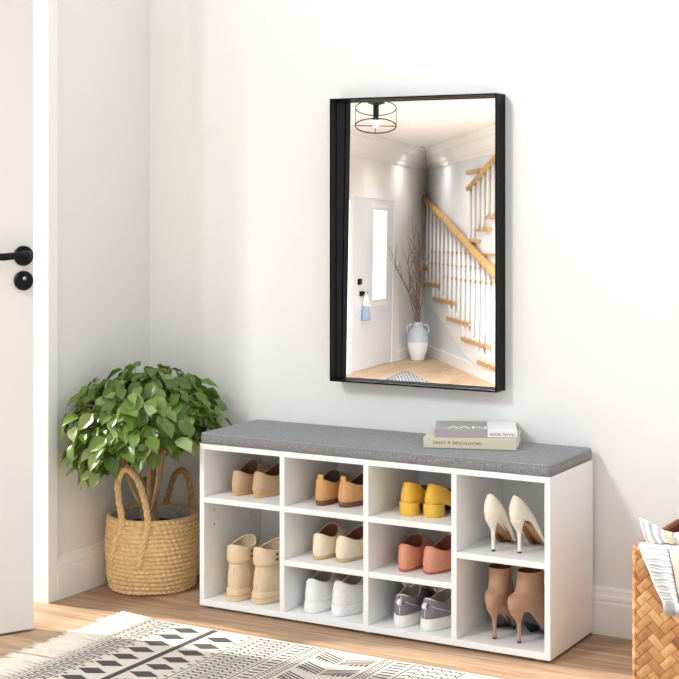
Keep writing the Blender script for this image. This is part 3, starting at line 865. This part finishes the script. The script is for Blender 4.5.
MB().loft([cring(-.0005, .001), cring(-.0005, BZ), cring(-.007, BZ), cring(-.007, .006)], True, True).build('basket_wall', 'weave_base', lb)
we = MB()
def place(P, h0, h1):
    """one strip of the weave: polygon in (round the basket, height), wrapped on the wall with its own thickness"""
    cx = sum(p[0] for p in P)/len(P); cy = sum(p[1] for p in P)/len(P)
    Q = []
    for i in range(len(P)):                      # subdivide edges so strips bend round corners
        a, b = P[i-1], P[i]; Q += [(a[0]+(b[0]-a[0])*j/3, a[1]+(b[1]-a[1])*j/3) for j in range(3)]
    def at(p, h):
        q, n = perim(p[0]); return tuple(q+n*h-OFF+Vector((0, 0, p[1])))
    b0 = len(we.v); n_ = len(Q)
    for p in Q: we.v.append(at(p, h0)); 
    for p in Q: we.v.append(at((cx+(p[0]-cx)*.93, cy+(p[1]-cy)*.93), h1))
    we.v.append(at((cx, cy), h1+.0010))
    dx, dy = P[1][0]-P[0][0], P[1][1]-P[0][1]; l = math.hypot(dx, dy) or 1; dx, dy = dx/l, dy/l
    sh = random.random()*7
    for i, p in enumerate(Q+Q+[(cx, cy)]): we.uv[b0+i] = ((p[0]*dx+p[1]*dy)+sh, (-p[0]*dy+p[1]*dx)+sh)
    for i in range(n_):
        j = (i+1) % n_
        we.f.append((b0+i, b0+j, b0+n_+j, b0+n_+i)); we.mi.append(0)
        we.f.append((b0+n_+i, b0+n_+j, b0+2*n_)); we.mi.append(0)
SW, SL = .0200, 2                               # strip width, length in widths
c45 = math.sqrt(.5)
for a in range(-60, 140):
    for b in range(-60, 140):
        # herringbone: horizontal bricks where (a-b) mod 2L == 0, vertical bricks alternate
        if (a-b) % (2*SL) == 0: rect = [(a, b), (a+SL, b), (a+SL, b+1), (a, b+1)]
        elif (a-b) % (2*SL) == 2*SL-1: rect = [(a, b+SL), (a, b), (a+1, b), (a+1, b+SL)]
        else: continue
        P = [((x-y)*c45*SW+.012, (x+y)*c45*SW+.004) for x, y in rect]
        if max(p[0] for p in P) < 0 or min(p[0] for p in P) > TOT or max(p[1] for p in P) < 0 or min(p[1] for p in P) > BZ: continue
        P = clip(P, 0, TOT, .002, BZ-.006)
        if len(P) >= 3:
            ar = abs(sum(P[i-1][0]*P[i][1]-P[i][0]*P[i-1][1] for i in range(len(P))))/2
            if ar > 2e-6: place(P, 0, .0018)
wv = we.build('weave', 'weave', lb); tag(wv, 'herringbone bamboo strips')
MB().loft([cring(.0015, BZ-.008), cring(.0025, BZ-.004), cring(.0015, BZ+.002), cring(-.006, BZ+.002), cring(-.008, BZ-.006)], False, False).build('rim', 'weave_in', lb, smooth=True)

# throw draped over the front rim
tw = thing('throw_blanket', 'folded grey and white striped throw hanging over the rim of the bamboo basket', 'blanket', (BX0, BY0, 0))
TO = Vector((BX0, BY0, 0))
def drape(x0t, x1t, x0b, x1b, ztop, zbot, rows, colrow, seed, back=.09, lift=0.006, ncol=14):
    """hangs from inside the basket, over the rim and down the front"""
    rn = random.Random(seed); mb = MB()
    fx = lambda s, v: (x0t+(x1t-x0t)*s)*(1-v)+(x0b+(x1b-x0b)*s)*v
    grid = []
    drop = (ztop-zbot)
    nb = 8
    for r in range(-nb, rows+1):
        row = []
        for c in range(ncol+1):
            s = c/ncol
            if r < 0:
                u = -r/nb
                x, y, z = fx(s, 0), BY0+.004+back*u, ztop+.006*math.sin(PI*min(1, u*1.5))-.05*u*u
            else:
                v = r/rows
                x, y, z = fx(s, v), BY0-lift-.0035*math.sin(s*7+seed)*v-.004*min(1, v*4), ztop-drop*v+.004*math.sin(v*6)
            row.append(Vector((x, y, z+.0012*math.sin(s*9+r*.3)))-TO)
        grid.append(row)
    b = 0
    mb.v = [tuple(p) for row in grid for p in row]
    nc = ncol+1
    for r in range(len(grid)-1):
        for c in range(ncol):
            mb.f.append((r*nc+c, r*nc+c+1, (r+1)*nc+c+1, (r+1)*nc+c)); mb.mi.append(colrow(r-nb, c/ncol))
    return mb, [p+TO for p in grid[-1]]
def stripe_grey(r, s): return 1 if (r % 6) in (0, 1, 3) and .05 < s < .95 else 0
def stripe_cream(r, s): return (2 if s < .12 else (1 if (r % 7) in (0, 2) and s > .3 else 0))
ZR = BZ+.006
mb, edge = drape(1.706, 1.778, 1.768, 1.806, ZR, .222, 54, stripe_grey, 1)
mb.build('grey_striped_panel', ['throw', 'throw_grey', 'throw_cream'], tw, smooth=True, solid=.003)
fr_ = MB(); rn = random.Random(3)
for i in range(22):
    k = i/21*(len(edge)-1); a = int(k); p = edge[a].lerp(edge[min(a+1, len(edge)-1)], k-a)-TO
    fr_.tube([p+Vector((0, 0, .004)), p+Vector((.002, -.0018, -.012)), p+Vector((rn.uniform(.002, .008), -.001, -.024-rn.uniform(0, .005)))], [.0013, .0012, .0008], 5)
tag(fr_.build('fringe', 'throw_grey', tw, smooth=True), 'grey thread fringe')
mb, edge = drape(1.779, 1.99, 1.808, 2.0, ZR+.001, .226, 54, stripe_cream, 2, lift=.005, ncol=30)
mb.build('cream_striped_panel', ['throw', 'throw_grey', 'throw_cream'], tw, smooth=True, solid=.003)
# the gathered corner standing up from the rim with its paper band
kn = MB(); gr = []
for i in range(13):
    u = i/12
    c = Vector((1.712+.105*u, BY0+.020+.02*u, BZ+.036-.020*u))-TO
    hgt = .009+.024*abs(u-.56)*1.6; wd = .020
    row = []
    for k in range(16):
        a = 2*PI*k/16
        f_ = 1+.14*math.sin(4*a+u*5)
        row.append(c+Vector((-.35*hgt*math.sin(a), wd*.5*math.cos(a)*f_, hgt*math.sin(a)*f_)))
    gr.append(row)
kn.loft(gr); kn.mi = [1 if (i//16) % 2 == 0 else 0 for i in range(len(kn.f))]
kn.build('gathered_corner', ['throw', 'throw_grey'], tw, smooth=True)
bd = MB(); gr = []
for u in (.50, .53, .62, .65):
    c = Vector((1.712+.105*u, BY0+.020+.02*u, BZ+.036-.020*u))-TO; h_ = .0145
    gr.append([c+Vector((-.35*h_*math.sin(2*PI*k/16), .0155*math.cos(2*PI*k/16), h_*math.sin(2*PI*k/16))) for k in range(16)])
bd.loft(gr, False, False).build('paper_band', 'tag', tw, smooth=True)

# ------------------------------------------------------------------ the entrance hall seen in the mirror
HF, HC = -.5, 2.215
K = Vector((-6.415, -14.826, 0))
dD = (Vector((-5.630, -11.336, 0))-K).normalized(); dS = (Vector((-3.797, -11.293, 0))-K).normalized()
nD = Vector((dD.y, -dD.x, 0)); nS = Vector((-dS.y, dS.x, 0))       # both into the hall
if nD.dot(dS) < 0: nD = -nD
if nS.dot(dD) < 0: nS = -nS
M['hall_white'] = plain('hall_white_paint', (251, 250, 249), .7)
M['hall_wall'] = plain('hall_wall_paint', (250, 248, 244), .85)
M['hall_grey'] = plain('stair_wall_pale_grey', (238, 240, 244), .85)
M['hall_blue'] = plain('front_door_cool_white', (240, 243, 250), .5)
M['oak'] = plain('oak_rail', (206, 164, 108), .45, var=.12, scale=9)
M['vase_blue'] = plain('grey_blue_glaze', (196, 204, 212), .35)
M['vase_white'] = plain('white_glaze', (246, 246, 246), .3)
M['twig'] = plain('twig_brown', (138, 112, 98), .8)
M['mat_grey'] = plain('grey_mat', (122, 132, 142), .95)
M['mat_pale'] = plain('pale_mat_pattern', (232, 230, 224), .95)
M['tassel_blue'] = plain('tassel_blue', (150, 176, 200), .9)
M['sidelight'] = plain('frosted_sidelight', (232, 240, 226), .25)
_b = M['sidelight'].node_tree.nodes['Principled BSDF']; _b.inputs['Emission Color'].default_value = (.95, 1, .93, 1); _b.inputs['Emission Strength'].default_value = .55
def W(base, d, n, s, off, z): return base+d*s+n*off+Vector((0, 0, z))
def wbox(mb, d, n, s0, s1, o0, o1, z0, z1, mi=0):
    P = [W(K, d, n, s, o, z) for z in (z0, z1) for o in (o0, o1) for s in (s0, s1)]
    b = len(mb.v); mb.v += [tuple(p) for p in P]
    for q in ((0, 2, 3, 1), (4, 5, 7, 6), (0, 1, 5, 4), (2, 6, 7, 3), (0, 4, 6, 2), (1, 3, 7, 5)): mb.f.append(tuple(b+i for i in q)); mb.mi.append(mi)
    return mb
A_, B_ = K, None
DL, SLn = 8.6, 8.2
pD, pS = K+dD*DL, K+dS*SLn
fl = MB(); pts = [K-dD*.3-dS*.3, pD-nD*.3, Vector((-3.2, -4.6, 0)), Vector((1.0, -4.6, 0)), Vector((.5, -7.5, 0)), pS-nS*.3]
fl.loft([[p+Vector((0, 0, z)) for p in pts] for z in (HF-.05, HF)])
struct('floor_hall', fl, 'floor_hall')
struct('wall_hall_door', wbox(MB(), dD, nD, -.4, DL, -.12, 0, HF, HC+.1), 'hall_wall')
struct('wall_hall_stair', wbox(MB(), dS, nS, -.4, SLn, -.12, 0, HF, HC+.1), 'hall_grey')
cl = MB(); pts2 = [K-dD*.3-dS*.3, pD-nD*.2, pS-nS*.2]
cl.loft([[p+Vector((0, 0, z)) for p in pts2] for z in (HC, HC+.06)])
struct('ceiling', cl, 'hall_white')
# steps down from the room to the hall
struct('trim_3', MB().box(-3.2, 1.0, -4.605, -4.60, HF, 0), 'hall_white')
# crown moulding and skirting
cp = [(0, 0), (0, -.245), (.02, -.245), (.03, -.205), (.05, -.19), (.10, -.09), (.15, -.055), (.155, -.03), (.19, -.02), (.19, 0)]
struct('trim_4', MB().loft([[W(K, dD, nD, s, o, HC+z) for o, z in cp] for s in (0, DL)]), 'hall_white')
struct('trim_5', MB().loft([[W(K, dS, nS, s, o, HC+z) for o, z in cp] for s in (0, SLn)]), 'hall_white')
struct('baseboard_hall_stair', wbox(MB(), dS, nS, .1, SLn, 0, .02, HF, HF+.125), 'hall_white')
struct('baseboard_hall_door', wbox(MB(), dD, nD, .1, 1.42, 0, .02, HF, HF+.125), 'hall_white')
# front door with casing, glass panel and sidelight
d2 = wbox(MB(), dD, nD, 1.74, 3.50, 0, .012, HF+.012, 1.50)
door2 = struct('door_2', d2, 'hall_blue'); tag(door2, 'white front door with glass panel in the entrance hall', 'door')
part('glass_panel', wbox(MB(), dD, nD, 2.06, 2.65, .012, .015, .30, 1.37), 'sidelight', door2)
part('door_panel', wbox(wbox(MB(), dD, nD, 1.98, 2.74, .012, .018, .22, .26), dD, nD, 1.98, 2.74, .012, .018, 1.40, 1.44), 'hall_white', door2)
part('deadbolt', wbox(MB(), dD, nD, 3.17, 3.29, .012, .030, .50, .565), 'black', door2)
part('handle', wbox(wbox(MB(), dD, nD, 3.09, 3.21, .012, .030, .365, .42), dD, nD, 2.95, 3.15, .03, .042, .385, .410), 'black', door2)
cs = MB(); wbox(cs, dD, nD, 1.42, 1.74, 0, .016, HF, 1.62); wbox(cs, dD, nD, 1.42, 4.4, 0, .020, 1.50, 1.64); wbox(cs, dD, nD, 3.50, 3.62, 0, .016, HF, 1.50)
struct('trim_6', cs, 'hall_white')
w1 = wbox(MB(), dD, nD, 3.62, 4.3, 0, .010, HF+.3, 1.46); struct('window_1', w1, 'sidelight')
ts = thing('door_tassel', 'blue and white tassel hanging from the front door handle in the mirror', 'tassel', W(K, dD, nD, 3.10, .062, .37))
MB().tube([(0, 0, .04), (0, 0, .0)], .012, 8).build('cord', 'hall_white', ts)
MB().lathe([(.012, .0), (.030, -.03), (.034, -.12)], n=12, cap1=False).build('tassel_head', 'hall_white', ts, smooth=True)
MB().lathe([(.034, -.12), (.055, -.28), (.03, -.29)], n=12).build('tassel_skirt', 'tassel_blue', ts, smooth=True)

# staircase
st = thing('staircase', 'white staircase with oak treads and oak handrail seen in the mirror', 'staircase', W(K, dS, nS, 2, 0, HF))
SO = st.location.copy()
def spart(name, fn, mat, parent=st, **k):
    mb = MB(); fn(mb); mb.v = [tuple(Vector(v)-SO) for v in mb.v]
    return mb.build(name, mat, parent, **k)
treads = [(3.60, 4.7, -.326), (2.69, 4.13, -.128), (1.77, 3.13, .062), (.81, 2.22, .263), (.02, 1.30, .440), (.0, .39, .637)]
for s0, s1, z in treads: spart('tread', lambda mb: wbox(mb, dS, nS, s0, s1, .0, .045, z-.025, z+.025), 'oak', bevel=.008)
for z, s0 in ((.56, 1.4), (.72, .5), (.875, .5)): spart('tread', lambda mb: wbox(mb, dS, nS, s0, 4.6, .0, .02, z-.013, z+.013), 'oak')
def stringer(mb):
    P = [(0.02, .44), (0.0, .62), (5.2, -.50), (3.9, HF), (3.55, HF+.125), (2.91, -.326), (.24, .224), (.02, .27)]
    mb.loft([[W(K, dS, nS, s, o, z) for s, z in P] for o in (.001, .014)])
spart('stringer', stringer, 'hall_white')
spart('spandrel_trim', lambda mb: wbox(mb, dS, nS, 1, 1.01, 0, .004, -.1, -.09), 'hall_white')
def railz(s): return 1.65+(s+.18)*(0.715-1.65)/(4.33+.18)
spart('handrail', lambda mb: mb.tube([W(K, dS, nS, s, .050, railz(s)) for s in (.0, 1.5, 3, 4.6)], .048, 12), 'oak', smooth=True)
spart('rail_cap', lambda mb: mb.lathe([(.001, -.09), (.06, -.06), (.085, 0), (.06, .06), (.001, .09)], W(K, dS, nS, .10, .090, railz(.05)), 16), 'oak', smooth=True)
nb_ = 16
for i in range(nb_):
    s = .25+i*.275
    zt = [z for s0, s1, z in treads if s0-.05 <= s]
    zlow = min(zt) if zt else .44
    spart('baluster', lambda mb: mb.tube([W(K, dS, nS, s, .026, zlow+.02), W(K, dS, nS, s, .026, railz(s)-.03)], .020, 8), 'hall_white', smooth=True)
# upper flight
for s0, s1, z in ((2.93, 3.54, 1.022), (3.37, 4.10, 1.151), (3.94, 4.6, 1.285), (2.82, 3.59, 1.817)): spart('tread', lambda mb: wbox(mb, dS, nS, s0, s1, 0, .045, z-.02, z+.02), 'oak', bevel=.01)
rz2 = lambda s: 1.625+(s-2.95)*(1.897-1.625)/(4.29-2.95)
spart('handrail', lambda mb: mb.tube([W(K, dS, nS, s, .036, rz2(s)) for s in (2.95, 4.6)], .032, 10), 'oak', smooth=True)
for i in range(7):
    s = 3.0+.25*i; zl = [z for a, b, z in ((2.93, 3.54, 1.022), (3.37, 4.10, 1.151), (3.94, 4.6, 1.285)) if a <= s+.05]
    spart('baluster', lambda mb: mb.tube([W(K, dS, nS, s, .026, max(zl)+.01), W(K, dS, nS, s, .026, rz2(s))], .022, 8), 'hall_white', smooth=True)

# vase with bare branches
vs = thing('floor_vase', 'tall two-handled vase, grey-blue above white, seen in the mirror', 'vase', (-5.937, -13.683, HF))
MB().lathe([(.076, 0), (.085, .01), (.123, .14), (.134, .23)], n=32, cap1=False).build('vase_base', 'vase_white', vs, smooth=True)
MB().lathe([(.134, .23), (.132, .30), (.104, .375), (.066, .420), (.056, .45), (.066, .482), (.054, .482), (.044, .44)], n=32, cap0=False, cap1=False).build('vase_body', 'vase_blue', vs, smooth=True)
rv = dS.cross(Vector((0, 0, 1)))
rv = Vector((.86, -.5, 0))
for sg in (-1, 1):
    MB().tube([rv*sg*.05+Vector((0, 0, .445)), rv*sg*.10+Vector((0, 0, .448)), rv*sg*.135+Vector((0, 0, .42)), rv*sg*.138+Vector((0, 0, .36)), rv*sg*.118+Vector((0, 0, .32))], .010, 8).build('vase_handle', 'vase_blue', vs, smooth=True)
br = thing('dried_branches', 'bare brown branches standing in the tall vase seen in the mirror', 'branches', (-5.937, -13.683, HF+.40))
rb = random.Random(9); bmx = MB()
for i in range(13):
    lat = rb.uniform(-.34, .05) if i % 2 else rb.uniform(-.02, .16); hgt = rb.uniform(.75, 1.45)
    p = Vector((0, 0, 0)); pts = []
    for j in range(11):
        u = j/10
        pts.append(rv*(lat*u**1.3+.018*math.sin(u*9+i))+(dS+dD)*(.9*abs(lat)*4*u*u+.3*u)*.5+Vector((0, 0, hgt*u)))
    bmx.tube(pts, [.008*(1-.75*k/10) for k in range(11)], 6)
    for j in (5, 7, 8):
        q = pts[j]; e = q+rv*rb.uniform(-.10, .10)+Vector((0, 0, rb.uniform(.12, .25)))
        bmx.tube([q, q.lerp(e, .5)+Vector((0, 0, .01)), e], [.006, .005, .003], 5)
bmx.build('branch', 'twig', br, smooth=True)
# small mat
a, b, c = Vector((-5.28, -12.059, HF)), Vector((-4.948, -10.964, HF)), Vector((-4.09, -10.532, HF))
mt = MB(); P = [a, b, b+c-a, c]
mt.loft([[p+Vector((0, 0, z)) for p in P] for z in (.0, .012)])
for i in range(14):
    for j in range(14):
        if (i+j) % 2: continue
        q = [a+(b-a)*((i+u)/14*.94+.03)+(c-a)*((j+v)/14*.94+.03) for u, v in ((0, .5), (.5, 0), (1, .5), (.5, 1))]
        mt.quad([p+Vector((0, 0, .013)) for p in q], 1)
mo = mt.build('door_mat', ['mat_grey', 'mat_pale']); tag(mo, 'small grey patterned mat on the hall floor seen in the mirror', 'mat')
# fill spots added to brighten the hall, each in an invented ceiling ring
bis = (dD+dS).normalized()
for i, (q, e) in enumerate(((1.5, 14), (2.9, 22), (4.6, 24))):
    p = K+bis*q
    dlg = thing('fill_spot', ('added fill light with small ceiling ring in the mirrored hall, nearest the corner', 'added fill light with small ceiling ring in the mirrored hall, middle of three', 'added fill light with small ceiling ring in the mirrored hall, nearest the caged lamp')[i], 'lamp', (p.x, p.y, HC))
    MB().lathe([(.035, -.002), (.035, -.008), (.045, -.008), (.047, 0)], n=24, cap0=False, cap1=False).build('trim_ring', 'hall_white', dlg)
    l = bpy.data.lights.new('fill_beam', 'SPOT'); l.energy = e; l.spot_size = R(140); l.spot_blend = 1; l.shadow_soft_size = .03; l.color = (1, .98, .95)
    lo = bpy.data.objects.new('fill_beam', l); lo.location = (0, 0, -.012); link(lo, dlg)
# caged ceiling lamp
lp = thing('ceiling_lamp', 'black wire drum ceiling lamp with a clear bulb seen in the mirror', 'lamp', (-3.46, -7.88, 2.003))
e1 = Vector((.869, -.495, 0)); ff = Vector((-.495, -.869, 0)); e2 = ff*math.cos(R(17))-Vector((0, 0, 1))*math.sin(R(17)); e3 = e1.cross(e2)
if e3.z < 0: e3 = -e3
TL = Matrix(((e1.x, e2.x, e3.x, 0), (e1.y, e2.y, e3.y, 0), (e1.z, e2.z, e3.z, 0), (0, 0, 0, 1)))
def circ(r, z, n=40): return [tuple(TL @ Vector((r*math.cos(2*PI*k/n), r*math.sin(2*PI*k/n), z))) for k in range(n)]
MB().tube(circ(.177, 0), .006, 6, loop=True).build('cage_ring', 'black_metal', lp, smooth=True)
MB().tube(circ(.177, .167), .005, 6, loop=True).build('cage_ring', 'black_metal', lp, smooth=True)
for k in range(4):
    a = PI/2*k+.0
    x, y = .177*math.cos(a), .177*math.sin(a)
    MB().tube([TL @ Vector((x, y, 0)), TL @ Vector((x, y, .167))], .0035, 6).build('cage_rod', 'black_metal', lp)
MB().tube([TL @ Vector((-.177, 0, 0)), TL @ Vector((.177, 0, 0))], .004, 6).build('cage_rod', 'black_metal', lp)
MB().lathe([(.024, .05), (.026, .18), (.075, .195), (.075, .2118)], n=20).build('canopy', 'black_metal', lp)
M['bulb'] = NT('warm_bulb').m
_b = M['bulb'].node_tree.nodes['Principled BSDF']; _b.inputs['Emission Color'].default_value = (1, .8, .5, 1); _b.inputs['Emission Strength'].default_value = 1.6; _b.inputs['Base Color'].default_value = (.9, .8, .6, 1)
MB().lathe([(.012, .06), (.028, .03), (.03, .01), (.016, -.012), (.002, -.016)], n=16).build('bulb', 'bulb', lp, smooth=True)

# ------------------------------------------------------------------ light
w = bpy.data.worlds.new('daylight'); S.world = w; w.use_nodes = True
bg = w.node_tree.nodes['Background']; bg.inputs[0].default_value = (.935, .968, 1, 1); bg.inputs[1].default_value = .76
def lamp(name, kind, loc, target=None, **kw):
    l = bpy.data.lights.new(name, kind)
    for k, v in kw.items(): setattr(l, k, v)
    o = bpy.data.objects.new(name, l); o.location = loc
    if target is not None: o.rotation_euler = (Vector(target)-Vector(loc)).to_track_quat('-Z', 'Y').to_euler()
    COL.objects.link(o); return o
lamp('assumed_key_light', 'AREA', (-.35, -3.7, 3.1), (1.0, -.1, .7), energy=138, size=.8, color=(.965, .982, 1))  # assumed soft key light from upper left, with no window built for it
lamp('hall_fill', 'AREA', (-1.6, -5.6, 3.3), (-5.2, -12.6, .9), energy=300, size=1.4, spread=R(110), color=(.93, .97, 1))  # added fill aimed into the hall to brighten it, no window behind it
az, el = R(6), R(38)
sd = Vector((math.cos(az)*math.cos(el), math.sin(az)*math.cos(el), -math.sin(el)))
sun = lamp('sun', 'SUN', (-4, -1, 3), Vector((-4, -1, 3))+sd, energy=5.4, angle=R(3.2), color=(1, .965, .92))

# ------------------------------------------------------------------ camera
cd = bpy.data.cameras.new('camera'); cam = bpy.data.objects.new('camera', cd); COL.objects.link(cam)
cam.location = (2.8586, -3.8344, 1.1524); cam.rotation_euler = (PI/2, 0, .5178)
cd.sensor_width = 36; cd.sensor_fit = 'HORIZONTAL'; cd.lens = 36*1537.5/679
cd.shift_y = -(339.5-193.0)/679; cd.clip_end = 100
S.camera = cam
S.view_settings.view_transform = 'Standard'; S.view_settings.look = 'None'
S.view_settings.exposure = .30; S.view_settings.gamma = 1; S.view_settings.use_curve_mapping = False
